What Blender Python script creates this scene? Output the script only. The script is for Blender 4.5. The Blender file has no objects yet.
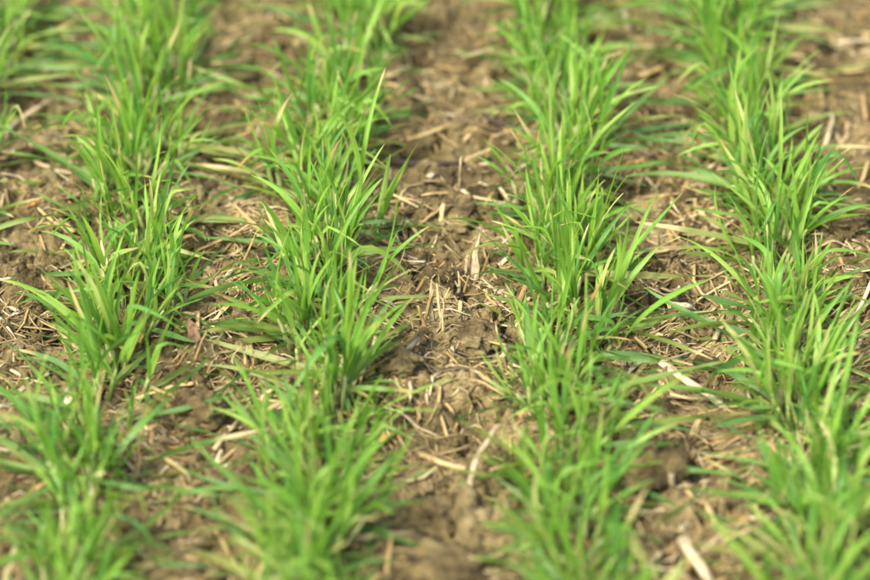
import bpy, math, random
import numpy as np
from mathutils import Vector, Matrix, Euler

random.seed(11)
RNG = np.random.default_rng(5)
S = bpy.context.scene
COL = S.collection
R = math.radians

# ------------------------------------------------------------------ camera
PITCH = 32.0
DIST = 2.04
LENS = 123.8
camd = bpy.data.cameras.new('camera')
cam = bpy.data.objects.new('camera', camd)
COL.objects.link(cam)
cam.location = (0.0, -DIST * math.cos(R(PITCH)), DIST * math.sin(R(PITCH)))
cam.rotation_euler = (R(90 - PITCH), 0, 0)
camd.lens = LENS
camd.sensor_width = 36.0
camd.clip_start = 0.05
camd.clip_end = 500.0
camd.dof.use_dof = True
camd.dof.focus_distance = 2.01
camd.dof.aperture_fstop = 3.2
camd.dof.aperture_blades = 9
S.camera = cam
S.cycles.max_bounces = 6
S.cycles.diffuse_bounces = 3
S.cycles.glossy_bounces = 1
S.cycles.transmission_bounces = 3
S.render.resolution_x, S.render.resolution_y = 1024, 683

# ------------------------------------------------------------------ sky, sun, exposure
SUN_EL, SUN_AZ = 50.0, -138.0            # azimuth from +Y towards +X
world = bpy.data.worlds.new('World')
S.world = world
world.use_nodes = True
wn = world.node_tree
bg = wn.nodes['Background']
sky = wn.nodes.new('ShaderNodeTexSky')
sky.sky_type = 'NISHITA'
sky.sun_disc = False
sky.sun_elevation = R(SUN_EL)
sky.sun_rotation = R(SUN_AZ)
sky.air_density = 1.0
sky.dust_density = 4.0
sky.ozone_density = 0.6
wn.links.new(sky.outputs[0], bg.inputs[0])
bg.inputs[1].default_value = 0.13
sund = bpy.data.lights.new('sun', 'SUN')
sund.energy = 2.6
sund.angle = R(10.0)
sund.color = (1.0, 0.92, 0.78)
sun = bpy.data.objects.new('sun', sund)
COL.objects.link(sun)
sdir = Vector((math.sin(R(SUN_AZ)) * math.cos(R(SUN_EL)), math.cos(R(SUN_AZ)) * math.cos(R(SUN_EL)), math.sin(R(SUN_EL))))
sun.rotation_euler = sdir.to_track_quat('Z', 'Y').to_euler()
S.view_settings.view_transform = 'Standard'
S.view_settings.look = 'None'
S.view_settings.gamma = 1.0
S.view_settings.use_curve_mapping = False
S.view_settings.exposure = 1.65

# ------------------------------------------------------------------ pixel (870 x 580 photograph) <-> ground plane
CP, SP = math.cos(R(PITCH)), math.sin(R(PITCH))
FPX = LENS / 36.0 * 870.0
def at(px, py, z=0.0):
    dx, dy = (px - 435.0) / FPX, (290.0 - py) / FPX
    d = Vector((dx, CP + dy * SP, -SP + dy * CP))
    t = (z - cam.location.z) / d.z
    p = cam.location + d * t
    return p.x, p.y
def px_of(x, y, z):
    v = Vector((x, y, z)) - cam.location
    depth = v.y * CP - v.z * SP
    up = v.y * SP + v.z * CP
    return 435 + FPX * v.x / depth, 290 - FPX * up / depth

def tag(o, label=None, cat=None, group=None, kind=None):
    if label: o['label'] = label
    if cat: o['category'] = cat
    if group: o['group'] = group
    if kind: o['kind'] = kind
    return o
def link(name, mesh, parent=None, loc=(0, 0, 0), rot=None):
    o = bpy.data.objects.new(name, mesh)
    o.location = loc
    if rot is not None: o.rotation_euler = rot
    if parent is not None: o.parent = parent
    COL.objects.link(o)
    return o

# ------------------------------------------------------------------ materials
def new_mat(name):
    m = bpy.data.materials.new(name)
    m.use_nodes = True
    nt = m.node_tree
    nt.nodes.clear()
    out = nt.nodes.new('ShaderNodeOutputMaterial')
    return m, nt, out
def N(nt, typ, **kw):
    n = nt.nodes.new(typ)
    for k, v in kw.items():
        setattr(n, k, v)
    return n
def ramp(nt, fac, stops, interp='LINEAR'):
    r = nt.nodes.new('ShaderNodeValToRGB')
    r.color_ramp.interpolation = interp
    el = r.color_ramp.elements
    while len(el) < len(stops): el.new(0.5)
    for e, (p, c) in zip(el, stops):
        e.position = p
        e.color = (c[0], c[1], c[2], 1) if isinstance(c, (tuple, list)) else (c, c, c, 1)
    nt.links.new(fac, r.inputs[0])
    return r.outputs[0]
def math_n(nt, op, a, b=None, c=None, clamp=False):
    n = nt.nodes.new('ShaderNodeMath'); n.operation = op; n.use_clamp = clamp
    for i, v in enumerate((a, b, c)):
        if v is None: continue
        if isinstance(v, (int, float)): n.inputs[i].default_value = v
        else: nt.links.new(v, n.inputs[i])
    return n.outputs[0]
def mixc(nt, fac, a, b, mode='MIX'):
    n = nt.nodes.new('ShaderNodeMix'); n.data_type = 'RGBA'; n.blend_type = mode
    for i, v in ((0, fac), (6, a), (7, b)):
        if isinstance(v, (int, float)): n.inputs[i].default_value = v
        elif isinstance(v, tuple): n.inputs[i].default_value = (v[0], v[1], v[2], 1)
        else: nt.links.new(v, n.inputs[i])
    return n.outputs[2]
def noise(nt, vec, scale, detail=4.0, rough=0.55, out='Fac'):
    n = nt.nodes.new('ShaderNodeTexNoise')
    n.inputs['Scale'].default_value = scale
    n.inputs['Detail'].default_value = detail
    n.inputs['Roughness'].default_value = rough
    if vec is not None: nt.links.new(vec, n.inputs['Vector'])
    return n.outputs[out]
def random_out(nt, attr):
    if attr:
        a = N(nt, 'ShaderNodeAttribute', attribute_name='rnd')
        return a.outputs['Fac']
    return N(nt, 'ShaderNodeObjectInfo').outputs['Random']

def soil_mat():
    m, nt, out = new_mat('soil')
    L = nt.links
    pos = N(nt, 'ShaderNodeTexCoord').outputs['Object']
    n1 = noise(nt, pos, 15.0, 6.0, 0.66)
    n2 = noise(nt, pos, 70.0, 6.0, 0.65)
    n3 = noise(nt, pos, 420.0, 4.0, 0.7)
    c1 = ramp(nt, n1, [(0.34, (0.052, 0.038, 0.018)), (0.47, (0.145, 0.114, 0.051)), (0.59, (0.24, 0.196, 0.095)), (0.71, (0.36, 0.31, 0.175))])
    c2 = ramp(nt, n2, [(0.30, (0.36, 0.32, 0.28)), (0.50, (0.92, 0.90, 0.87)), (0.75, (1.25, 1.2, 1.1))])
    c = mixc(nt, 1.0, c1, c2, 'MULTIPLY')
    c3 = ramp(nt, n3, [(0.3, 0.55), (0.52, 1.0), (0.70, 1.4)])
    c = mixc(nt, 1.0, c, c3, 'MULTIPLY')
    b = N(nt, 'ShaderNodeBsdfPrincipled')
    L.new(c, b.inputs['Base Color'])
    b.inputs['Roughness'].default_value = 0.92
    b.inputs['Specular IOR Level'].default_value = 0.18
    h = math_n(nt, 'ADD', math_n(nt, 'MULTIPLY', n2, 1.2), math_n(nt, 'MULTIPLY', n3, 0.6))
    bp = N(nt, 'ShaderNodeBump')
    bp.inputs['Strength'].default_value = 0.8
    bp.inputs['Distance'].default_value = 0.008
    L.new(h, bp.inputs['Height'])
    L.new(bp.outputs[0], b.inputs['Normal'])
    L.new(b.outputs[0], out.inputs[0])
    return m

def leaf_mat(name, attr=False, lower=False):
    m, nt, out = new_mat(name)
    L = nt.links
    rnd = random_out(nt, attr)
    uv = N(nt, 'ShaderNodeUVMap', uv_map='UVMap').outputs[0]
    sep = N(nt, 'ShaderNodeSeparateXYZ'); L.new(uv, sep.inputs[0])
    v = sep.outputs['Y']; u = sep.outputs['X']
    if lower:
        base = ramp(nt, rnd, [(0.0, (0.085, 0.20, 0.055)), (0.45, (0.12, 0.25, 0.05)), (0.75, (0.17, 0.25, 0.05)), (1.0, (0.27, 0.27, 0.09))])
    else:
        base = ramp(nt, rnd, [(0.0, (0.085, 0.225, 0.042)), (0.25, (0.13, 0.285, 0.040)), (0.62, (0.178, 0.340, 0.042)), (0.90, (0.24, 0.39, 0.07)), (1.0, (0.42, 0.46, 0.17))])
    # second random number from the first
    r2 = math_n(nt, 'FRACT', math_n(nt, 'MULTIPLY', rnd, 37.31))
    # veins along the blade
    comb = N(nt, 'ShaderNodeCombineXYZ')
    L.new(math_n(nt, 'MULTIPLY', u, 12.0), comb.inputs[0])
    L.new(math_n(nt, 'MULTIPLY', v, 1.5), comb.inputs[1])
    L.new(math_n(nt, 'MULTIPLY', rnd, 50.0), comb.inputs[2])
    vein = noise(nt, comb.outputs[0], 1.6, 2.0)
    base = mixc(nt, 1.0, base, ramp(nt, vein, [(0.3, 0.68), (0.5, 0.98), (0.7, 1.28)]), 'MULTIPLY')
    # pale base of the blade
    bf = math_n(nt, 'SUBTRACT', 1.0, math_n(nt, 'DIVIDE', v, 0.14), clamp=True)
    base = mixc(nt, math_n(nt, 'MULTIPLY', bf, 0.45), base, (0.34, 0.38, 0.13))
    # dry tip on some leaves, blotchy border
    blot = noise(nt, comb.outputs[0], 2.3, 3.0)
    th = ramp(nt, r2, [(0.0, 0.42), (0.10, 0.70), (0.24, 0.93), (0.34, 1.02)]) if lower else ramp(nt, r2, [(0.0, 0.5), (0.06, 0.78), (0.22, 0.92), (0.4, 1.02)])
    vv = math_n(nt, 'ADD', v, math_n(nt, 'MULTIPLY', math_n(nt, 'SUBTRACT', blot, 0.5), 0.22))
    dry = math_n(nt, 'MULTIPLY', math_n(nt, 'SUBTRACT', vv, th), 9.0, clamp=True)
    drycol = ramp(nt, math_n(nt, 'FRACT', math_n(nt, 'MULTIPLY', rnd, 91.7)),
                  [(0.0, (0.42, 0.36, 0.13)), (0.5, (0.55, 0.46, 0.24)), (0.8, (0.45, 0.27, 0.09)), (1.0, (0.6, 0.52, 0.32))])
    base = mixc(nt, dry, base, drycol)
    comb3 = N(nt, 'ShaderNodeCombineXYZ')
    L.new(math_n(nt, 'MULTIPLY', u, 1.6), comb3.inputs[0])
    L.new(math_n(nt, 'MULTIPLY', v, 24.0), comb3.inputs[1])
    L.new(math_n(nt, 'MULTIPLY', rnd, 77.0), comb3.inputs[2])
    spk = ramp(nt, noise(nt, comb3.outputs[0], 1.5, 2.0), [(0.67, 0.0), (0.73, 0.75)])
    base = mixc(nt, spk, base, (0.33, 0.27, 0.11))
    b = N(nt, 'ShaderNodeBsdfPrincipled')
    L.new(base, b.inputs['Base Color'])
    b.inputs['Roughness'].default_value = 0.46
    b.inputs['Specular IOR Level'].default_value = 0.38
    bp = N(nt, 'ShaderNodeBump')
    bp.inputs['Strength'].default_value = 0.25
    bp.inputs['Distance'].default_value = 0.0006
    L.new(vein, bp.inputs['Height']); L.new(bp.outputs[0], b.inputs['Normal'])
    tr = N(nt, 'ShaderNodeBsdfTranslucent')
    L.new(mixc(nt, 1.0, base, (1.75, 1.55, 0.9), 'MULTIPLY'), tr.inputs[0])
    mx = N(nt, 'ShaderNodeMixShader')
    mx.inputs[0].default_value = 0.46
    L.new(b.outputs[0], mx.inputs[1]); L.new(tr.outputs[0], mx.inputs[2])
    L.new(mx.outputs[0], out.inputs[0])
    return m

def straw_mat(name, stops, attr=False, trans=0.12, rough=0.6):
    m, nt, out = new_mat(name)
    L = nt.links
    rnd = random_out(nt, attr)
    uv = N(nt, 'ShaderNodeUVMap', uv_map='UVMap').outputs[0]
    sep = N(nt, 'ShaderNodeSeparateXYZ'); L.new(uv, sep.inputs[0])
    comb = N(nt, 'ShaderNodeCombineXYZ')
    L.new(math_n(nt, 'MULTIPLY', sep.outputs['X'], 14.0), comb.inputs[0])
    L.new(math_n(nt, 'MULTIPLY', sep.outputs['Y'], 2.2), comb.inputs[1])
    L.new(math_n(nt, 'MULTIPLY', rnd, 60.0), comb.inputs[2])
    st = noise(nt, comb.outputs[0], 1.3, 4.0)
    comb2 = N(nt, 'ShaderNodeCombineXYZ')
    L.new(math_n(nt, 'MULTIPLY', sep.outputs['X'], 2.0), comb2.inputs[0])
    L.new(math_n(nt, 'MULTIPLY', sep.outputs['Y'], 4.0), comb2.inputs[1])
    L.new(math_n(nt, 'MULTIPLY', rnd, 31.0), comb2.inputs[2])
    bl = noise(nt, comb2.outputs[0], 1.5, 4.0)
    c = ramp(nt, rnd, stops)
    c = mixc(nt, 1.0, c, ramp(nt, st, [(0.3, 0.6), (0.55, 1.0), (0.75, 1.2)]), 'MULTIPLY')
    c = mixc(nt, 1.0, c, ramp(nt, bl, [(0.32, (0.34, 0.30, 0.25)), (0.48, (0.85, 0.83, 0.8)), (0.75, (1.12, 1.1, 1.05))]), 'MULTIPLY')
    b = N(nt, 'ShaderNodeBsdfPrincipled')
    L.new(c, b.inputs['Base Color'])
    b.inputs['Roughness'].default_value = rough
    b.inputs['Specular IOR Level'].default_value = 0.35
    bp = N(nt, 'ShaderNodeBump')
    bp.inputs['Strength'].default_value = 0.4
    bp.inputs['Distance'].default_value = 0.0005
    L.new(st, bp.inputs['Height']); L.new(bp.outputs[0], b.inputs['Normal'])
    tr = N(nt, 'ShaderNodeBsdfTranslucent'); L.new(c, tr.inputs[0])
    mx = N(nt, 'ShaderNodeMixShader'); mx.inputs[0].default_value = trans
    L.new(b.outputs[0], mx.inputs[1]); L.new(tr.outputs[0], mx.inputs[2])
    L.new(mx.outputs[0], out.inputs[0])
    return m

M_SOIL = soil_mat()
M_LEAF = leaf_mat('wheat_leaf')
M_LEAF_LOW = leaf_mat('wheat_leaf_old', lower=True)
M_LEAF_F = leaf_mat('wheat_leaf_field', attr=True)
TAN = [(0.0, (0.36, 0.27, 0.12)), (0.3, (0.50, 0.39, 0.17)), (0.6, (0.60, 0.50, 0.27)), (0.85, (0.40, 0.28, 0.12)), (1.0, (0.62, 0.54, 0.34))]
M_STRAW = straw_mat('straw', TAN)
M_STRAW_F = straw_mat('straw_litter', [(0.0, (0.13, 0.095, 0.05)), (0.22, (0.28, 0.21, 0.10)), (0.5, (0.46, 0.36, 0.17)), (0.75, (0.38, 0.25, 0.09)), (0.88, (0.56, 0.47, 0.28)), (1.0, (0.66, 0.58, 0.38))], attr=True)
M_PALE = straw_mat('pale_straw', [(0.0, (0.55, 0.46, 0.28)), (1.0, (0.70, 0.62, 0.43))], trans=0.2)
M_BROWN = straw_mat('brown_stalk', [(0.0, (0.33, 0.22, 0.10)), (1.0, (0.40, 0.28, 0.13))], rough=0.75)
M_DARK = straw_mat('dark_twig', [(0.0, (0.035, 0.027, 0.022)), (1.0, (0.06, 0.045, 0.035))], trans=0.0, rough=0.95)
M_GREY = straw_mat('grey_straw', [(0.0, (0.40, 0.33, 0.19)), (1.0, (0.48, 0.41, 0.26))], trans=0.05, rough=0.75)
M_FLAKE = straw_mat('brown_flake', [(0.0, (0.15, 0.095, 0.05)), (1.0, (0.19, 0.12, 0.065))], rough=0.8)
M_ORANGE = straw_mat('orange_leaf', [(0.0, (0.46, 0.25, 0.07)), (0.5, (0.52, 0.36, 0.10)), (1.0, (0.50, 0.30, 0.11))], trans=0.3)
M_SHOOT = straw_mat('shoot', [(0.0, (0.30, 0.36, 0.13)), (0.5, (0.22, 0.34, 0.08)), (1.0, (0.42, 0.42, 0.22))], trans=0.2, rough=0.5)

# ------------------------------------------------------------------ height field of the ground
def _hash(ix, iy, s):
    h = (ix.astype(np.int64) * 374761393 + iy.astype(np.int64) * 668265263 + s * 1442695041) & 0xffffffff
    h = ((h ^ (h >> 13)) * 1274126177) & 0xffffffff
    return ((h ^ (h >> 16)) & 0xffffff) / float(0xffffff)
def vnoise(x, y, s):
    ix, iy = np.floor(x), np.floor(y)
    fx, fy = x - ix, y - iy
    fx = fx * fx * fx * (fx * (fx * 6 - 15) + 10); fy = fy * fy * fy * (fy * (fy * 6 - 15) + 10)
    a, b = _hash(ix, iy, s), _hash(ix + 1, iy, s)
    c, d = _hash(ix, iy + 1, s), _hash(ix + 1, iy + 1, s)
    return (a + (b - a) * fx) * (1 - fy) + (c + (d - c) * fx) * fy - 0.5
def fbm(x, y, f, octv, s, gain=0.5):
    t = np.zeros_like(x); a = 1.0
    ca, sa = math.cos(0.6), math.sin(0.6)
    for o in range(octv):
        t += a * vnoise(x * f, y * f, s + o)
        x, y = ca * x - sa * y + 3.1, sa * x + ca * y - 1.7
        f *= 2.03; a *= gain
    return t

def plates(x, y, f, s):
    """broken soil plates: cells with their own height and tilt"""
    x = x * f; y = y * f
    x, y = x + 0.5 * vnoise(x * 1.7, y * 1.7, s + 5), y + 0.5 * vnoise(x * 1.7 + 9, y * 1.7, s + 6)
    ix, iy = np.floor(x), np.floor(y)
    best = np.full(x.shape, 9.0); out = np.zeros(x.shape)
    for a in (-1, 0, 1):
        for b in (-1, 0, 1):
            cx, cy = ix + a, iy + b
            ddx = x - (cx + _hash(cx, cy, s)); ddy = y - (cy + _hash(cx, cy, s + 1))
            d = ddx * ddx + ddy * ddy
            hgt = _hash(cx, cy, s + 2) - 0.5 + (_hash(cx, cy, s + 3) - 0.5) * 1.1 * ddx + (_hash(cx, cy, s + 4) - 0.5) * 1.1 * ddy - 0.45 * d
            m = d < best
            best = np.where(m, d, best); out = np.where(m, hgt, out)
    return out
ROW_X = [-0.345, -0.211, -0.073, 0.088, 0.235]
def row_wiggle(i, y):
    return 0.004 * math.sin(y * 8.0 + i * 2.1) + 0.003 * math.sin(y * 17.0 + i * 1.3)

def base_height(x, y):
    h = 0.016 * fbm(x, y, 9.0, 3, 3) + 0.0115 * fbm(x + 5, y, 34.0, 3, 9)
    r = np.abs(fbm(x, y + 7, 26.0, 3, 21))
    h -= 0.013 * np.clip(1 - r / 0.11, 0, 1) ** 1.3           # cracks between crusted clods
    return h

D0X, D1X, D0Y, D1Y, DS = -0.48, 0.48, -0.56, 0.62, 0.0017
gx = np.arange(D0X, D1X + 1e-6, DS); gy = np.arange(D0Y, D1Y + 1e-6, DS)
GX, GY = np.meshgrid(gx, gy)
H = base_height(GX, GY)
lump = np.zeros_like(H)
for k in range(3400):                                          # crusted lumps pressed into the surface
    cx, cy = random.uniform(D0X, D1X), random.uniform(D0Y, D1Y)
    r = min(0.015, 0.0030 / (random.random() ** 0.55 + 0.12))
    rx, ry = r * random.uniform(0.75, 1.35), r * random.uniform(0.75, 1.35)
    hh = r * random.uniform(0.3, 0.7)
    ang = random.uniform(0, 3.14)
    m = 1.5 * max(rx, ry)
    i0, i1 = int((cx - m - D0X) / DS), int((cx + m - D0X) / DS) + 1
    j0, j1 = int((cy - m - D0Y) / DS), int((cy + m - D0Y) / DS) + 1
    i0, j0 = max(i0, 0), max(j0, 0)
    if i1 <= i0 or j1 <= j0: continue
    X = GX[j0:j1, i0:i1] - cx; Y = GY[j0:j1, i0:i1] - cy
    if X.size == 0: continue
    ca, sa = math.cos(ang), math.sin(ang)
    u = (X * ca + Y * sa) / rx; v = (-X * sa + Y * ca) / ry
    d = np.sqrt(u * u + v * v) + 0.6 * fbm(X + cx * 3, Y + cy * 5, 1.1 / r, 3, 40 + k % 7, 0.6)
    d = np.maximum(d, 0)
    prof = hh * np.clip(1 - d ** 2.6, 0, 1) ** 0.6
    lump[j0:j1, i0:i1] = np.maximum(lump[j0:j1, i0:i1], prof)
edge = np.clip(np.minimum(np.minimum(GX - D0X, D1X - GX), np.minimum(GY - D0Y, D1Y - GY)) / 0.03, 0, 1)
H = H + (0.6 * lump + 0.0055 * plates(GX, GY, 42.0, 200) + 0.0034 * plates(GX, GY, 105.0, 230) + 0.0022 * plates(GX, GY, 210.0, 260) + 0.0034 * fbm(GX, GY, 95.0, 3, 55, 0.7)) * edge

def ground_z(x, y):
    fx = (x - D0X) / DS; fy = (y - D0Y) / DS
    i, j = int(math.floor(fx)), int(math.floor(fy))
    if i < 0 or j < 0 or i >= len(gx) - 1 or j >= len(gy) - 1:
        return float(base_height(np.array([x]), np.array([y]))[0])
    a, b = fx - i, fy - j
    return float((H[j, i] * (1 - a) + H[j, i + 1] * a) * (1 - b) + (H[j + 1, i] * (1 - a) + H[j + 1, i + 1] * a) * b)

def mesh_np(name, verts, faces, mat, uvs=None, smooth=True, rnd=None):
    me = bpy.data.meshes.new(name)
    verts = np.asarray(verts, dtype=np.float32); faces = np.asarray(faces, dtype=np.int32)
    k = faces.shape[1]
    me.vertices.add(len(verts)); me.vertices.foreach_set('co', verts.ravel())
    me.loops.add(faces.size); me.loops.foreach_set('vertex_index', faces.ravel())
    me.polygons.add(len(faces))
    me.polygons.foreach_set('loop_start', np.arange(0, faces.size, k, dtype=np.int32))
    me.polygons.foreach_set('loop_total', np.full(len(faces), k, dtype=np.int32))
    me.polygons.foreach_set('use_smooth', np.full(len(faces), smooth, dtype=bool))
    if uvs is not None:
        ul = me.uv_layers.new(name='UVMap')
        ul.data.foreach_set('uv', np.asarray(uvs, dtype=np.float32)[faces.ravel()].ravel())
    if rnd is not None:
        at_ = me.attributes.new('rnd', 'FLOAT', 'POINT')
        at_.data.foreach_set('value', np.asarray(rnd, dtype=np.float32))
    me.update(calc_edges=True)
    me.materials.append(mat)
    return me

def outer(lo, hi, step0, far):
    a = []; s = step0; p = hi
    while p < far:
        s *= 1.22; p += s; a.append(p)
    b = []; s = step0; p = lo
    while p > -far:
        s *= 1.22; p -= s; b.append(p)
    return np.array(b[::-1]), np.array(a)
bx_, ax_ = outer(D0X, D1X, DS, 80); by_, ay_ = outer(D0Y, D1Y, DS, 80)
fxs = np.concatenate([bx_, gx, ax_]); fys = np.concatenate([by_, gy, ay_])
FX, FY = np.meshgrid(fxs, fys)
FZ = base_height(FX, FY)
FZ[len(by_):len(by_) + len(gy), len(bx_):len(bx_) + len(gx)] = H
nx, ny = len(fxs), len(fys)
idx = np.arange(nx * ny).reshape(ny, nx)
faces = np.stack([idx[:-1, :-1], idx[:-1, 1:], idx[1:, 1:], idx[1:, :-1]], -1).reshape(-1, 4)
gm = mesh_np('ground', np.stack([FX, FY, FZ], -1).reshape(-1, 3), faces, M_SOIL)
tag(link('ground', gm), 'dry tan crumbly field soil with cracks and small clods', kind='structure')

# ------------------------------------------------------------------ leaf blades (shared meshes)
def leaf_arrays(Ln, W, th0, bend, power, twist, fold, side, seg=11, wave=0.0, kink=0.0, kpos=0.6):
    """a grass blade: starts at the origin, leans th0 from +Z towards +X and arches by bend"""
    vs, uv, fs = [], [], []
    p = np.zeros(3)
    ds = Ln / seg
    yaw = 0.0
    for i in range(seg + 1):
        s = i / seg
        th = th0 + bend * s ** power + kink / (1 + math.exp(-(s - kpos) * 40))
        yaw = side * s ** 1.5
        t = np.array([math.sin(th) * math.cos(yaw), math.sin(th) * math.sin(yaw), math.cos(th)])
        if i: p = p + t * ds
        nrm = np.array([-math.cos(th) * math.cos(yaw), -math.cos(th) * math.sin(yaw), math.sin(th)])
        bi = np.cross(t, nrm)
        tw = twist * s
        b2 = bi * math.cos(tw) + nrm * math.sin(tw); n2 = -bi * math.sin(tw) + nrm * math.cos(tw)
        w = W * (0.5 + 0.5 * min(1, s / 0.22)) * max(0.0, 1 - s ** 2.6) ** 0.85 * 0.5 + 0.00012
        f = fold * w * (1 - 0.5 * s)
        wv = wave * W * math.sin(s * 17 + W * 9000)
        vs += [p - b2 * w + n2 * (f + wv), p, p + b2 * w + n2 * (f - wv)]
        uv += [(0, s), (0.5, s), (1, s)]
    for i in range(seg):
        a = 3 * i
        fs += [(a, a + 1, a + 4, a + 3), (a + 1, a + 2, a + 5, a + 4)]
    return np.array(vs), np.array(fs), np.array(uv)

def leaf_params(kind):
    u = random.uniform
    folded = R(u(50, 120)) if random.random() < 0.14 else 0.0
    if kind == 'up':
        return dict(Ln=u(0.038, 0.076), W=u(0.0023, 0.0041), th0=R(u(1, 14)), bend=R(u(2, 44)), power=u(1.2, 2.4),
                    twist=R(u(-120, 120)), fold=u(0.2, 0.8), side=R(u(-28, 28)), wave=u(0, 0.10), kink=folded, kpos=u(0.45, 0.8))
    if kind == 'arch':
        return dict(Ln=u(0.038, 0.074), W=u(0.0025, 0.0043), th0=R(u(10, 32)), bend=R(u(18, 62)), power=u(0.9, 1.7),
                    twist=R(u(-140, 140)), fold=u(0.2, 0.6), side=R(u(-35, 35)), wave=u(0, 0.12), kink=folded * 0.6, kpos=u(0.4, 0.7))
    return dict(Ln=u(0.035, 0.090), W=u(0.0026, 0.0046), th0=R(u(58, 80)), bend=R(u(6, 26)), power=u(0.7, 1.2),
                twist=R(u(-200, 200)), fold=u(0.1, 0.5), side=R(u(-45, 45)), wave=u(0.03, 0.16))
LEAVES = {}
for kind, n, mat in (('up', 80, M_LEAF), ('arch', 60, M_LEAF), ('low', 50, M_LEAF_LOW)):
    LEAVES[kind] = []
    for k in range(n):
        v, f, uv = leaf_arrays(**leaf_params(kind))
        LEAVES[kind].append(mesh_np('leaf_' + kind, v, f, mat, uv))

def tube_arrays(pts, radii, flat=1.0, sides=6, caps=True, rag=0.0):
    """closed tube along points; flat squashes it"""
    pts = [Vector(p) for p in pts]
    vs, uv, fs = [], [], []
    n = len(pts)
    ref = Vector((0, 0, 1))
    for i, p in enumerate(pts):
        t = (pts[min(i + 1, n - 1)] - pts[max(i - 1, 0)]).normalized()
        r_ = ref if abs(t.dot(ref)) < 0.6 else Vector((0, 1, 0))
        b = t.cross(r_).normalized(); nn = b.cross(t)
        for k in range(sides):
            a = 2 * math.pi * k / sides
            q = p + b * math.cos(a) * radii[i] + nn * math.sin(a) * radii[i] * flat
            if rag and i in (0, n - 1): q = q + t * random.uniform(-rag, rag) * (1 if i else -1)
            vs.append(q[:]); uv.append((abs(2 * k / sides - 1), i / (n - 1)))
    for i in range(n - 1):
        for k in range(sides):
            k2 = (k + 1) % sides
            fs.append((i * sides + k, i * sides + k2, (i + 1) * sides + k2, (i + 1) * sides + k))
    if caps and sides == 6:
        for o in (0, (n - 1) * sides):
            q = (o, o + 1, o + 2, o + 3), (o, o + 3, o + 4, o + 5)
            fs += list(q) if o else [c[::-1] for c in q]
    return np.array(vs), np.array(fs), np.array(uv)

SHOOTS = []
for k in range(10):
    hgt = random.uniform(0.012, 0.03)
    lean = random.uniform(0, 0.15) * hgt
    v, f, uv = tube_arrays([(0, 0, -0.006), (lean * 0.3, 0, hgt * 0.5), (lean, 0, hgt)], [0.0019, 0.0016, 0.0011])
    SHOOTS.append((mesh_np('shoot', v, f, M_SHOOT, uv), hgt, lean))

# ------------------------------------------------------------------ wheat plants
ORD = ['zeroth', 'first', 'second', 'third', 'fourth', 'fifth', 'sixth', 'seventh', 'eighth', 'ninth', 'tenth', 'eleventh', 'twelfth',
       'thirteenth', 'fourteenth', 'fifteenth', 'sixteenth', 'seventeenth', 'eighteenth', 'nineteenth', 'twentieth']
def ordinal(n):
    if n <= 20: return ORD[n]
    tens = {2: 'twenty', 3: 'thirty', 4: 'forty'}
    if n % 10 == 0: return tens[n // 10][:-1] + 'ieth'
    return tens[n // 10] + '-' + ORD[n % 10]
ROW_NAME = ['row cut by left edge', 'leftmost full row', 'row left of bare strip', 'row right of bare strip', 'rightmost row']

def row_density(i, y):
    """0..1.3, how thick the row stands at distance y along the field"""
    d = 0.98 + 0.42 * float(fbm(np.array([y + i * 5.3]), np.array([i * 3.7]), 7.0, 2, 77)[0])
    for (ri, yc, wd, k) in THIN:
        if ri == i: d *= 1 - k * math.exp(-((y - yc) / wd) ** 2)
    return d
THIN = [(1, at(140, 235)[1], 0.035, 0.45), (1, at(115, 425)[1], 0.035, 0.5), (2, at(330, 410)[1], 0.03, 0.25),
        (4, at(760, 330)[1], 0.03, 0.2), (0, at(20, 240)[1], 0.22, 0.55)]

def shoot_plan(dens):
    """list of (dx, dy, tilt, azimuth, size, [(kind, azimuth offset, height fraction)])"""
    plan = []
    for s in range(max(3, int(round(random.uniform(6.4, 9.4) * dens)))):
        az = random.choice((0, math.pi)) + random.gauss(0, 0.85)
        tilt = abs(random.gauss(0, 0.29))
        r = random.uniform(0.001, 0.016)
        size = random.uniform(0.78, 1.12)
        lv = []
        a0 = random.uniform(0, 6.28) if tilt < 0.12 else random.gauss(0, 0.7)
        lv.append(('up', a0, 1.0)); lv.append(('up' if random.random() < 0.75 else 'arch', a0 + math.pi + random.gauss(0, 0.5), 0.9))
        if random.random() < 0.6: lv.append(('arch', random.gauss(0, 1.0), 0.75))
        for q in range(random.choice((0, 1, 2, 2, 2))): lv.append(('low', random.gauss(0, 0.75), random.uniform(0.2, 0.7)))
        plan.append((r * math.cos(az), r * 1.3 * math.sin(az), tilt, az, size, lv))
    return plan

field_v, field_f, field_uv, field_r = [], [], [], []
field_off = 0
LEAVES_LO = {}
for kind, n in (('up', 14), ('arch', 10), ('low', 8)):
    LEAVES_LO[kind] = []
    for k in range(n):
        prm = leaf_params(kind); prm['Ln'] *= 1.05; prm['W'] *= 1.1
        LEAVES_LO[kind].append(leaf_arrays(seg=5, **prm))

def in_view(x, y):
    a = px_of(x, y, 0.0); b = px_of(x, y, 0.10)
    return -75 < a[0] < 945 and b[1] < 590 and a[1] > -14

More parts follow.
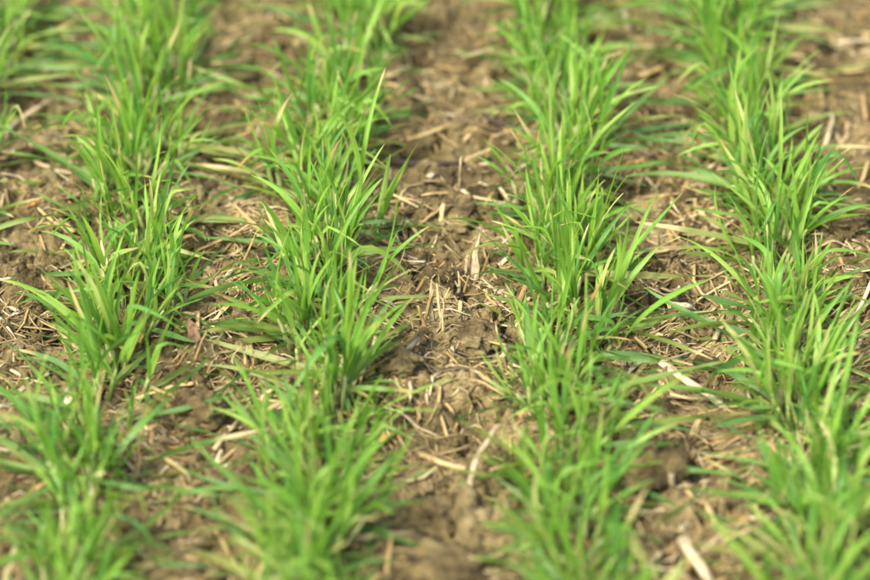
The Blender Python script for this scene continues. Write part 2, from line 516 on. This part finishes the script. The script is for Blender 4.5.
def add_plant_individual(i, x, y, dens, label, group, rowsize):
    z = ground_z(x, y)
    root = link('wheat_plant', None, loc=(x, y, z))
    root.empty_display_size = 0.02
    tag(root, label, 'wheat plant', group)
    for (dx, dy, tilt, az, size, lv) in shoot_plan(dens):
        me, hgt, lean = random.choice(SHOOTS)
        zz = ground_z(x + dx, y + dy) - z
        sh = link('shoot', me, root, (dx, dy, zz), (0, tilt, az))
        sh.rotation_mode = 'XYZ'
        for (kind, a, fr) in lv:
            ml = random.choice(LEAVES[kind])
            lf = link('leaf', ml, sh, (lean * fr * fr, 0, hgt * fr - 0.001), (0, 0, a))
            k = size * rowsize * random.uniform(0.88, 1.1)
            if kind == 'low':
                lf.rotation_euler = (0, -tilt * 0.8 * math.cos(a), a); k = random.uniform(0.85, 1.25)
                c_ = math.cos(az + a)
                if (i == 2 and c_ > 0.3) or (i == 3 and c_ < -0.3): k *= 0.72      # the middle strip stays bare
            lf.scale = (k, k, k)

def add_plant_field(x, y, dens):
    global field_off
    z = ground_z(x, y)
    for (dx, dy, tilt, az, size, lv) in shoot_plan(dens * 0.8):
        Ms = Matrix.Translation((x + dx, y + dy, z)) @ Euler((0, tilt, az)).to_matrix().to_4x4()
        for (kind, a, fr) in lv:
            v, f, uv = random.choice(LEAVES_LO[kind])
            Ml = np.array(Ms @ Matrix.Translation((0, 0, 0.018 * fr)) @ Matrix.Rotation(a, 4, 'Z') @ Matrix.Diagonal((size, size, size, 1)))
            field_v.append(v @ Ml[:3, :3].T + Ml[:3, 3]); field_f.append(f + field_off); field_uv.append(uv)
            field_r.append(np.full(len(v), random.random())); field_off += len(v)

plant_xy = []
rows = [(i, x, True) for i, x in enumerate(ROW_X)]
xx = ROW_X[0]
for k in range(1, 9): rows.append((-k, ROW_X[0] - 0.145 * k, False))
for k in range(1, 9): rows.append((4 + k, ROW_X[-1] + 0.148 * k, False))
for (i, rx, main) in rows:
    y = -0.95
    n = 0
    vis = []
    while y < 2.6:
        step = 0.0225 if -0.6 < y < 0.75 and main else 0.05
        y += step * random.uniform(0.75, 1.25)
        d = row_density(i, y)
        if main and random.random() < 0.06: d *= random.uniform(0.3, 0.6)
        x = rx + row_wiggle(i, y) + random.gauss(0, 0.009)
        if main and in_view(x, y): vis.append((x, y, d))
        elif random.random() < d: add_plant_field(x, y, min(d, 1.0) * (1.0 if y < 1.3 else 0.7))
    for n, (x, y, d) in enumerate(vis, 1):
        rs = (0.8 if i == 0 else 1.0) * random.choice((random.uniform(0.62, 0.9), random.uniform(0.88, 1.15), random.uniform(0.88, 1.15))) * (0.9 if i == 0 else 1.0)
        look = 'small' if rs < 0.75 else 'thin' if d < 0.7 else ('bushy' if d > 1.05 else ('tall' if rs > 1.0 else 'green'))
        lab = '%s wheat plant, %s from near end of %s' % (look, ordinal(n), ROW_NAME[i])
        add_plant_individual(i, x, y, d, lab, 'young wheat plants drilled in rows', rs)
        plant_xy.append((x, y))
fm = mesh_np('wheat_rows', np.concatenate(field_v), np.concatenate(field_f), M_LEAF_F, np.concatenate(field_uv), rnd=np.concatenate(field_r))
tag(link('wheat_rows', fm), 'rows of young green wheat carrying on across the field', 'wheat', kind='stuff')

# ------------------------------------------------------------------ straw, stubble, twigs
def stalk_mesh(name, p0, p1, w, mat, flat=0.55, bow=0.0, seg=3, taper=0.85, rag=0.002, kink=None):
    """a stalk between two points relative to the first"""
    p0, p1 = Vector(p0), Vector(p1)
    d = p1 - p0
    sidev = d.cross(Vector((0, 0, 1)))
    if sidev.length < 1e-5: sidev = Vector((1, 0, 0))
    sidev.normalize()
    pts, rad = [], []
    for i in range(seg + 1):
        s = i / seg
        q = p0 + d * s + sidev * bow * math.sin(math.pi * s) + Vector((0, 0, 0.0006 * math.sin(9 * s + w * 4000)))
        if kink: q = q + Vector(kink) * max(0, 1 - abs(s - 0.5) * 2)
        pts.append(q); rad.append(w * 0.5 * (1 - (1 - taper) * s))
    v, f, uv = tube_arrays(pts, rad, flat, 6, True, rag)
    return mesh_np(name, v, f, mat, uv)

def stalk(name, a, b, h0, h1, wpx, mat, label, cat, group=None, **kw):
    """a, b are photo pixels of the two ends; h0, h1 their height above the soil; wpx its width"""
    x0, y0 = at(*a, z=h0); x1, y1 = at(*b, z=h1)
    z0, z1 = ground_z(x0, y0) + h0, ground_z(x1, y1) + h1
    if h0 > 0 and h1 > 0 or (h0 == 0 and h1 == 0):           # lying: lift it over the bumps under it
        lift = max(ground_z(x0 + (x1 - x0) * s, y0 + (y1 - y0) * s) - (z0 + (z1 - z0) * s) for s in (0.1, 0.2, 0.3, 0.4, 0.5, 0.6, 0.7, 0.8, 0.9))
        if lift > 0: z0 += lift * 0.9; z1 += lift * 0.9
        z0 += 0.001; z1 += 0.001
    w = wpx / 1467.0
    me = stalk_mesh(name, (0, 0, 0), (x1 - x0, y1 - y0, z1 - z0), w, mat, **kw)
    o = link(name, me, loc=(x0, y0, z0))
    return tag(o, label, cat, group)

G = -0.004
ST = [
 ('twig', (384, 161), (464, 163), 0.003, 0.003, 8, M_DARK, 'dark twig lying across the bare strip between the middle rows', 'twig', dict(bow=0.003, taper=0.8)),
 ('straw', (460, 163), (492, 152), 0.001, 0.003, 4, M_STRAW, 'tan split straw at the right end of the dark twig', 'straw', dict(bow=-0.004)),
 ('twig', (484, 126), (532, 135), 0.003, 0.003, 8, M_DARK, 'short dark twig near the top beside the row right of the bare strip', 'twig', {}),
 ('stem', (459, 206), (461, 170), G, 0.03, 3, M_GREY, 'thin grey stem standing upright in the upper bare strip', 'stem', dict(flat=1)),
 ('stubble_stalk', (512, 312), (527, 274), G, 0.026, 9, M_BROWN, 'broad brown split stubble stalk leaning beside the row right of the strip', 'stubble', dict(flat=0.35, taper=0.55)),
 ('stubble_stalk', (511, 332), (531, 294), G, 0.022, 5, M_GREY, 'narrow greyish stubble stalk in front of the broad brown one', 'stubble', dict(flat=0.6)),
 ('straw', (661, 366), (728, 402), 0.002, 0.001, 10, M_PALE, 'thick pale straw in the gap between the two right rows', 'straw', dict(flat=0.6, taper=0.8)),
 ('straw', (700, 385), (737, 412), 0, 0, 4, M_STRAW, 'thin straw beside the thick pale straw in the right gap', 'straw', {}),
 ('straw', (671, 299), (693, 295), 0.004, 0.004, 8, M_PALE, 'short whitish straw chunk in the right gap', 'straw', dict(flat=0.7, taper=1)),
 ('twig', (652, 303), (690, 268), 0.002, 0.008, 5, M_BROWN, 'kinked brown twig above the short whitish straw chunk', 'twig', dict(kink=(0.004, 0.004, 0.003), seg=4)),
 ('twig', (651, 300), (650, 276), G, 0.018, 3, M_DARK, 'short dark twig standing upright in the right gap', 'twig', dict(flat=1)),
 ('straw', (14, 387), (49, 372), 0, 0.002, 6, M_PALE, 'pale straw lying near the left edge', 'straw', {}),
 ('straw', (-4, 413), (24, 415), 0, 0, 6, M_PALE, 'pale straw cut off by the left edge, lower one', 'straw', {}),
 ('straw', (-3, 285), (14, 278), 0.002, 0.003, 5, M_PALE, 'pale straw cut off by the left edge, upper one', 'straw', {}),
 ('straw', (16, 392), (38, 388), 0, 0, 5, M_STRAW, 'tan straw below the pale straw near the left edge', 'straw', {}),
 ('stem', (74, 356), (101, 283), G, 0.035, 3.2, M_BROWN, 'thin orange brown stem leaning before the leftmost full row', 'stem', dict(flat=1, taper=0.6)),
 ('stem', (236, 291), (256, 246), G, 0.024, 3.6, M_BROWN, 'brown knobbly stem rising at the left of the row left of the strip', 'stem', dict(flat=1, taper=0.6)),
 ('stem', (191, 383), (207, 337), G, 0.024, 3.0, M_BROWN, 'slender brown stem standing behind the round clod', 'stem', dict(flat=1, taper=0.6)),
 ('straw', (217, 311), (215, 281), G, 0.015, 4, M_PALE, 'short pale straw standing upright in the left gap', 'straw', dict(kink=(0.002, 0, 0))),
 ('straw', (214, 462), (232, 420), 0, 0.003, 7, M_PALE, 'pale flat straw slanting in front of the round clod', 'straw', dict(flat=0.3)),
 ('straw', (418, 444), (464, 472), 0.004, 0.001, 7, M_STRAW, 'thick tan straw low in the bare strip', 'straw', dict(flat=0.7, bow=0.002)),
 ('stem', (468, 503), (498, 430), G, 0.03, 6, M_GREY, 'bent dull grey stem standing low in the bare strip', 'stem', dict(flat=0.8, bow=-0.004, seg=5)),
 ('straw', (2, 580), (22, 527), 0, 0.006, 7, M_GREY, 'grey straw in the bottom left corner', 'straw', dict(flat=0.5)),
 ('straw', (64, 38), (63, -4), 0.002, 0.004, 6, M_STRAW, 'long tan straw at the top left, pointing away', 'straw', {}),
 ('straw', (4, 136), (46, 108), 0.001, 0.004, 9, M_GREY, 'curved broad pale straw by the left edge', 'straw', dict(bow=-0.004, seg=5, flat=0.4)),
 ('straw', (92, 193), (84, 150), 0.0, 0.006, 6, M_STRAW, 'tan straw pointing away left of the leftmost full row', 'straw', dict(flat=0.6)),
 ('straw', (98, 171), (112, 177), 0.006, 0.006, 6, M_PALE, 'bright cream straw chip left of the leftmost full row', 'straw', {}),
 ('straw', (25, 152), (72, 172), 0.001, 0.001, 6, M_STRAW, 'long tan straw in the upper left gap', 'straw', dict(bow=0.003)),
 ('straw', (628, 32), (624, 4), 0.002, 0.002, 7, M_PALE, 'pale straw at the top between the two right rows', 'straw', {}),
 ('straw', (638, 86), (668, 68), 0.001, 0.003, 7, M_STRAW, 'tan straw high in the right gap', 'straw', {}),
 ('straw', (842, 38), (868, 34), 0.001, 0.001, 6, M_STRAW, 'tan straw in the top right corner', 'straw', {}),
 ('straw', (838, 41), (872, 36), 0.004, 0.004, 6, M_PALE, 'pale straw in the top right corner', 'straw', {}),
 ('straw', (868, 125), (862, 66), 0.0, 0.012, 6, M_BROWN, 'brown straw leaning at the right edge near the top', 'straw', {}),
 ('straw', (832, 120), (826, 128), 0.004, 0.008, 7, M_PALE, 'whitish straw chip at the right edge near the top', 'straw', {}),
 ('straw', (828, 342), (872, 292), 0.001, 0.004, 5, M_PALE, 'pale straw slanting at the right edge', 'straw', dict(bow=0.003)),
 ('straw', (857, 345), (864, 318), 0.0, 0.008, 6, M_PALE, 'short cream straw standing at the right edge', 'straw', {}),
 ('straw', (682, 548), (714, 582), 0.004, 0.002, 12, M_PALE, 'pale pinkish straw at the bottom between the two right rows', 'straw', dict(flat=0.5)),
 ('straw', (672, 490), (671, 476), 0.001, 0.012, 6, M_PALE, 'short pale straw stub beside the dark brown clod', 'straw', {}),
 ('straw', (385, 388), (418, 362), 0.001, 0.006, 7, M_GREY, 'grey straw poking from the smooth lump in the strip', 'straw', dict(flat=0.5)),
 ('straw', (500, 372), (507, 350), G, 0.010, 6, M_GREY, 'stubby grey straw leaning in the middle of the strip', 'straw', {}),
 ('straw', (459, 332), (461, 312), G, 0.008, 5, M_STRAW, 'short tan straw stub in the middle of the strip', 'straw', {}),
 ('straw', (381, 298), (398, 312), 0.004, 0.002, 9, M_PALE, 'cream flat straw by the row left of the strip', 'straw', dict(flat=0.3, taper=0.2)),
 ('straw', (428, 190), (433, 186), 0.004, 0.004, 8, M_PALE, 'white chip in the upper bare strip', 'straw', dict(taper=1)),
 ('straw', (461, 200), (475, 205), 0.004, 0.003, 6, M_PALE, 'cream straw chip below the thin grey stem', 'straw', {}),
 ('straw', (421, 232), (452, 212), 0.0, 0.008, 5, M_BROWN, 'brown straw propped across the upper bare strip', 'straw', dict(kink=(0, 0, 0.004))),
 ('straw', (440, 235), (443, 212), G, 0.012, 6, M_STRAW, 'tan straw stub standing under the propped brown straw', 'straw', {}),
 ('straw', (596, 64), (580, 30), 0.001, 0.006, 6, M_STRAW, 'tan straw at the top beside the row right of the strip', 'straw', {}),
 ('straw', (508, 262), (511, 246), G, 0.010, 4, M_BROWN, 'thin brown stub beside the row right of the strip', 'straw', {}),
]
for (nm, a, b, h0, h1, w, mat, lab, cat, kw) in ST:
    stalk(nm, a, b, h0, h1, w, mat, lab, cat, **kw)

# shredded stubble stumps: a thing with several strips
def stump(px, py, label, strips):
    x, y = at(px, py)
    z = ground_z(x, y)
    root = link('stubble_stump', None, loc=(x, y, z)); root.empty_display_size = 0.01
    tag(root, label, 'stubble', None)
    for (dx, dy, ex, ey, h, w, mat, taper) in strips:
        me = stalk_mesh('strip', (dx, dy, -0.006), (ex, ey, h), w, mat, flat=0.18, taper=taper, seg=4, bow=random.gauss(0, 0.0018), rag=0.005, kink=(random.gauss(0, 0.001), random.gauss(0, 0.001), 0))
        link('strip', me, root)
stump(470, 268, 'pale shredded stubble stump standing in the middle of the bare strip',
      [(0.002, 0, 0.008, 0.004, 0.038, 0.0075, M_PALE, 0.1), (0.003, -0.003, 0.004, -0.002, 0.024, 0.0042, M_PALE, 0.2), (0.0, 0.002, 0.003, 0.006, 0.026, 0.0022, M_STRAW, 0.3),
       (-0.006, -0.004, -0.002, -0.001, 0.017, 0.0040, M_GREY, 0.4), (0.010, 0.001, 0.014, 0.003, 0.018, 0.0036, M_STRAW, 0.3), (-0.010, -0.004, -0.012, -0.003, 0.010, 0.0026, M_GREY, 0.5)])
stump(433, 335, 'hollow brown stubble stump with bent strips in the bare strip',
      [(0.0, 0.004, -0.001, 0.006, 0.03, 0.0048, M_GREY, 0.3), (-0.008, -0.002, -0.001, 0.004, 0.022, 0.0032, M_BROWN, 0.6),
       (0.009, -0.002, 0.003, 0.004, 0.025, 0.0030, M_STRAW, 0.5), (-0.004, -0.008, -0.009, -0.004, 0.013, 0.0028, M_BROWN, 0.7),
       (0.005, -0.010, 0.006, -0.008, 0.012, 0.0024, M_STRAW, 0.5), (0.002, 0.0, 0.007, 0.003, 0.018, 0.0018, M_GREY, 0.5)])
stump(455, 288, 'low greyish stubble stump between the two taller stumps',
      [(0.0, 0.0, 0.002, 0.002, 0.019, 0.0036, M_GREY, 0.3), (0.005, 0.0, 0.009, 0.001, 0.013, 0.0026, M_STRAW, 0.4), (-0.004, 0, -0.010, 0.0, 0.010, 0.003, M_GREY, 0.5)])
stump(388, 236, 'small tan stubble stump at the right foot of row left of strip',
      [(0, 0, 0.003, 0.002, 0.016, 0.003, M_STRAW, 0.3), (0.004, 0, 0.009, 0.001, 0.012, 0.0022, M_BROWN, 0.5), (-0.003, 0, -0.004, 0.002, 0.011, 0.002, M_STRAW, 0.4)])
stump(245, 372, 'small tan stubble stump right of the round clod',
      [(0, 0, -0.002, 0.002, 0.015, 0.0028, M_STRAW, 0.3), (0.004, 0, 0.006, 0.001, 0.010, 0.0022, M_BROWN, 0.5), (-0.005, 0, -0.004, 0.002, 0.012, 0.002, M_STRAW, 0.4)])

# flat dry leaves and husks
def husk(name, px, py, ln, w, az, lift, mat, label, cat='dry leaf', group=None, curl=0.5, h=0.002, tilt=0.0):
    v, f, uv = leaf_arrays(ln, w, R(84), R(14), 1.0, curl, 0.5, 0.3, seg=8, wave=0.15)
    x, y = at(px, py)
    me = mesh_np(name, v, f, mat, uv)
    o = link(name, me, loc=(x, y, ground_z(x, y) + h), rot=(0, -tilt, az))
    return tag(o, label, cat, group)
husk('husk', 72, 418, 0.024, 0.009, R(95), 0, M_PALE, 'pale broad husk at the foot of the leftmost full row', 'husk', tilt=0.9)
husk('husk', 106, 287, 0.026, 0.006, R(85), 0, M_PALE, 'cream husk standing among the leaves of the leftmost full row', 'husk', tilt=1.2, h=0.02)
husk('dry_leaf', 196, 362, 0.016, 0.008, R(100), 0, M_FLAKE, 'brown curled flake behind the round clod', tilt=1.0)
husk('dry_leaf', 140, 358, 0.012, 0.005, R(60), 0, M_ORANGE, 'bright orange leaf bit in the leftmost full row', tilt=0.8, h=0.02)
husk('dry_leaf', 519, 425, 0.012, 0.007, R(20), 0, M_ORANGE, 'yellow leaf bit right of the lower bare strip', tilt=0.5, h=0.006)
husk('dry_leaf', 380, 440, 0.014, 0.006, R(20), 0, M_ORANGE, 'orange leaf bit left of the lower bare strip', tilt=0.3, h=0.004)

GAPS = [('left of the leftmost full row', -0.335, -0.222, 48), ('between the two left full rows', -0.195, -0.095, 62),
        ('in the bare strip', -0.062, 0.078, 60), ('between the two right rows', 0.106, 0.228, 72), ('right of the rightmost row', 0.258, 0.36, 40)]
def rand_stalk(name, x, y, ln, w, az, mat, label, cat, group, pitch=0.0):
    dx, dy = math.cos(az) * ln, math.sin(az) * ln
    z0 = ground_z(x, y); z1 = ground_z(x + dx, y + dy)
    lift = max(ground_z(x + dx * s, y + dy * s) - (z0 + (z1 - z0) * s) for s in (0.25, 0.5, 0.75))
    up = max(0, lift) * 0.7 + w * 0.2
    me = stalk_mesh(name, (0, 0, 0), (dx, dy, z1 - z0 + pitch * ln), w, mat, flat=random.uniform(0.25, 0.7), bow=random.gauss(0, 0.08) * ln,
                    taper=random.uniform(0.6, 1), rag=0.0018)
    return tag(link(name, me, loc=(x, y, z0 + up)), label, cat, group)
YN, YF = at(435, 600)[1], at(435, -10)[1]
for (where, xa, xb, n) in GAPS:
    for k in range(n):
        y = random.uniform(YN, YF)
        x = random.uniform(xa, xb)
        a, b = px_of(x, y, 0)
        if not (-10 < a < 880): continue
        az = random.choice((0, math.pi)) + random.gauss(0, 0.75)
        t = random.random()
        if t < 0.66: mat, lab = M_STRAW, 'tan straw piece lying %s'
        elif t < 0.73: mat, lab = M_PALE, 'small pale straw piece lying %s'
        elif t < 0.92: mat, lab = M_GREY, 'dull grey straw piece lying %s'
        else: mat, lab = M_BROWN, 'brown stalk piece lying %s'
        ln = random.uniform(0.008, 0.02) if mat is M_PALE else random.uniform(0.012, 0.045)
        pxy = b / 580
        zone = 'at the very top' if pxy < 0.12 else 'high up' if pxy < 0.35 else 'midway' if pxy < 0.62 else 'low down' if pxy < 0.88 else 'at the bottom'
        c_ = abs(math.cos(az))
        pose = 'lying crosswise' if c_ > 0.9 else 'lying aslant' if c_ > 0.5 else 'pointing away'
        size = '' if mat in (M_PALE, M_GREY) else 'long ' if ln > 0.031 else 'short ' if ln < 0.02 else ''
        lab = (size + lab.replace('lying', pose) % where) + ', ' + zone
        rand_stalk('straw', x, y, ln, random.uniform(0.0016, 0.0038), az, mat, lab, 'straw',
                   lab.replace('piece', 'pieces'), pitch=max(0, random.gauss(0, 0.12)))
    for k in range(9):
        y = random.uniform(YN, YF); x = random.uniform(xa, xb)
        a, b = px_of(x, y, 0)
        if not (-10 < a < 880): continue
        org = random.random() < 0.3
        zone = 'at the very top' if b < 70 else 'high up' if b < 200 else 'midway' if b < 360 else 'low down' if b < 510 else 'at the bottom'
        lab = ('small orange dry leaf lying %s' if org else 'curled tan dry leaf lying %s') % where + ', ' + zone
        husk('dry_leaf', a, b, random.uniform(0.014, 0.04), random.uniform(0.003, 0.0055), random.choice((0, math.pi)) + random.gauss(0, 0.6), 0,
             M_ORANGE if org else M_STRAW, lab, 'dry leaf', lab.replace('leaf', 'leaves'), curl=random.uniform(-1.5, 1.5), h=0.003, tilt=random.uniform(0, 0.2))

# fine chopped straw and chaff nobody could count
lv, lf_, luv, lr = [], [], [], []
off = 0
NC = 42000
LX = RNG.uniform(-0.44, 0.44, NC); LY = RNG.uniform(D0Y + 0.05, D1Y - 0.05, NC)
MASK = np.clip(0.55 + 2.2 * fbm(LX + 9, LY, 16.0, 2, 91), 0.06, 1.0)
MASK = np.where((LX > -0.05) & (LX < 0.065), MASK * 0.7, MASK)
for k in range(NC):
    if random.random() > MASK[k]: continue
    x, y = float(LX[k]), float(LY[k])
    t = random.random()
    if t < 0.66: ln, w, fl = random.uniform(0.004, 0.02), random.uniform(0.0005, 0.0018), 0.4
    elif t < 0.86: ln, w, fl = random.uniform(0.015, 0.045), random.uniform(0.0008, 0.0022), 0.4
    else: ln, w, fl = random.uniform(0.012, 0.04), random.uniform(0.0022, 0.0048), 0.1
    az = random.choice((0, math.pi)) + random.gauss(0, 0.7)
    pts, rad = [], []
    n = 3 if ln < 0.015 else 4
    px_, py_ = x, y
    curv = random.gauss(0, 0.55)
    hop = max(0.0, random.gauss(-0.001, 0.0016))
    for q in range(n):
        z_ = ground_z(px_, py_)
        if pts: z_ = max(z_ + 0.0006, pts[-1][2] - 0.6 * ln / (n - 1))
        pts.append((px_, py_, z_ + (0.0003 if 0 < q < n - 1 else -0.0002) + hop * q))
        rad.append(w / 2 * (1 if q < n - 1 else random.uniform(0.2, 1)))
        az += curv * random.uniform(0.2, 1)
        px_ += math.cos(az) * ln / (n - 1); py_ += math.sin(az) * ln / (n - 1)
    v, f, uv = tube_arrays(pts, rad, fl, 4, False)
    lv.append(v); lf_.append(f + off); luv.append(uv); lr.append(np.full(len(v), random.random())); off += len(v)
lm = mesh_np('straw_litter', np.concatenate(lv), np.concatenate(lf_), M_STRAW_F, np.concatenate(luv), rnd=np.concatenate(lr))
tag(link('straw_litter', lm), 'fine chopped straw and chaff strewn over the soil', 'straw litter', kind='stuff')

# ------------------------------------------------------------------ clods and crumbs
def ico(sub):
    import bmesh
    bm = bmesh.new(); bmesh.ops.create_icosphere(bm, subdivisions=sub, radius=1.0)
    v = np.array([p.co[:] for p in bm.verts]); f = np.array([[q.index for q in fc.verts] for fc in bm.faces]); bm.free()
    return v, f
IV3, IF3 = ico(4); IV2, IF2 = ico(3); IV1, IF1 = ico(1)
def clod_mesh(name, r, seed, V, F, squash=0.75):
    rr = 1 + 0.55 * fbm(V[:, 0] + V[:, 2] * 0.7 + seed, V[:, 1] - V[:, 2] * 0.6 + seed * 1.7, 1.3, 3, 60) \
           + 0.34 * fbm(V[:, 0] + V[:, 2] * 1.3 + seed, V[:, 1] + V[:, 2] * 1.1, 4.5, 4, 81, 0.68)
    g = np.random.default_rng(int(seed * 10))
    for kk, amp in ((14, 0.30), (60, 0.15)):
        P = g.normal(size=(kk, 3)); P /= np.linalg.norm(P, axis=1)[:, None]
        near = np.argmax(V @ P.T, axis=1)
        rr = rr + amp * (g.random(kk)[near] - 0.5) + amp * np.einsum('ij,ij->i', V - P[near], g.normal(size=(kk, 3))[near])
    v = V * rr[:, None] * np.array([1, 0.85, squash]) * r
    return mesh_np(name, v, F, M_SOIL)
def clod(px, py, dpx, seed, label, squash=0.75, group=None, sink=0.35):
    r = dpx / 2 / 1467
    x, y = at(px, py)
    o = link('soil_clod', clod_mesh('soil_clod', r, seed, IV3, IF3, squash), loc=(x, y, ground_z(x, y) + r * squash * (1 - 2 * sink) * 0.8), rot=(0, 0, seed))
    return tag(o, label, 'soil clod', group)
clod(196, 412, 48, 1.3, 'round brown soil clod between the two left full rows', 0.8)
clod(655, 474, 62, 4.1, 'broad dark brown clod low in the gap between the right rows', 0.5)
clod(402, 386, 46, 2.2, 'flat soil lump beside the row left of the strip', 0.28, sink=0.5)
clod(452, 222, 58, 5.7, 'large pale crusted clod in the upper bare strip', 0.3, sink=0.6)
clod(475, 345, 52, 6.3, 'crumbly clod in the middle of the bare strip', 0.38, sink=0.55)
clod(430, 505, 50, 7.9, 'broad soil lump low in the bare strip', 0.4, sink=0.5)
clod(440, 572, 80, 8.8, 'pale soil lump at the bottom of the bare strip', 0.32, sink=0.5)
clod(845, 245, 40, 9.1, 'dark soil clod at the right edge behind the straws', 0.7)
clod(290, 222, 30, 3.3, 'small soil clod left of the row left of the strip', 0.7)
clod(548, 355, 40, 10.4, 'soil clod at the foot of the row right of the strip', 0.6)
SMALL = [clod_mesh('soil_clod', 1.0, 20 + 3.3 * k, IV2, IF2, random.uniform(0.6, 0.85)) for k in range(9)]
for (where, xa, xb, n) in GAPS:
    for k in range(13):
        y = random.uniform(YN, YF); x = random.uniform(xa, xb)
        a, b = px_of(x, y, 0)
        if not (-10 < a < 880): continue
        r = random.uniform(0.0035, 0.0085)
        o = link('soil_clod', random.choice(SMALL), loc=(x, y, ground_z(x, y) + 0.25 * r), rot=(random.uniform(-.4, .4), random.uniform(-.4, .4), random.uniform(0, 6.28)))
        o.scale = (r, r, r)
        zone = 'at the very top' if b < 70 else 'high up' if b < 200 else 'midway' if b < 360 else 'low down' if b < 510 else 'at the bottom'
        lab = ('tiny' if r < 0.005 else 'small' if r < 0.007 else 'thumb-sized') + ' crumbly soil clod lying %s, %s' % (where, zone)
        tag(o, lab, 'soil clod', lab.replace('clod', 'clods'))
cv, cf = [], []
off = 0
for k in range(24000):
    x = random.uniform(-0.44, 0.44); y = random.uniform(D0Y + 0.03, D1Y - 0.03)
    r = 0.0007 + 0.0030 * random.random() ** 3
    j = 1 + RNG.normal(0, 0.16, (len(IV1), 1))
    v = IV1 * j * r * np.array([1.1, 0.9, 0.75])
    a = random.uniform(0, 6.28); ca, sa = math.cos(a), math.sin(a)
    v = v @ np.array([[ca, sa, 0], [-sa, ca, 0], [0, 0, 1]]) + np.array([x, y, ground_z(x, y) + r * 0.35])
    cv.append(v); cf.append(IF1 + off); off += len(v)
cm = mesh_np('soil_crumbs', np.concatenate(cv), np.concatenate(cf), M_SOIL, smooth=False)

tag(link('soil_crumbs', cm), 'loose fine soil crumbs scattered over the ground', 'soil crumbs', kind='stuff')
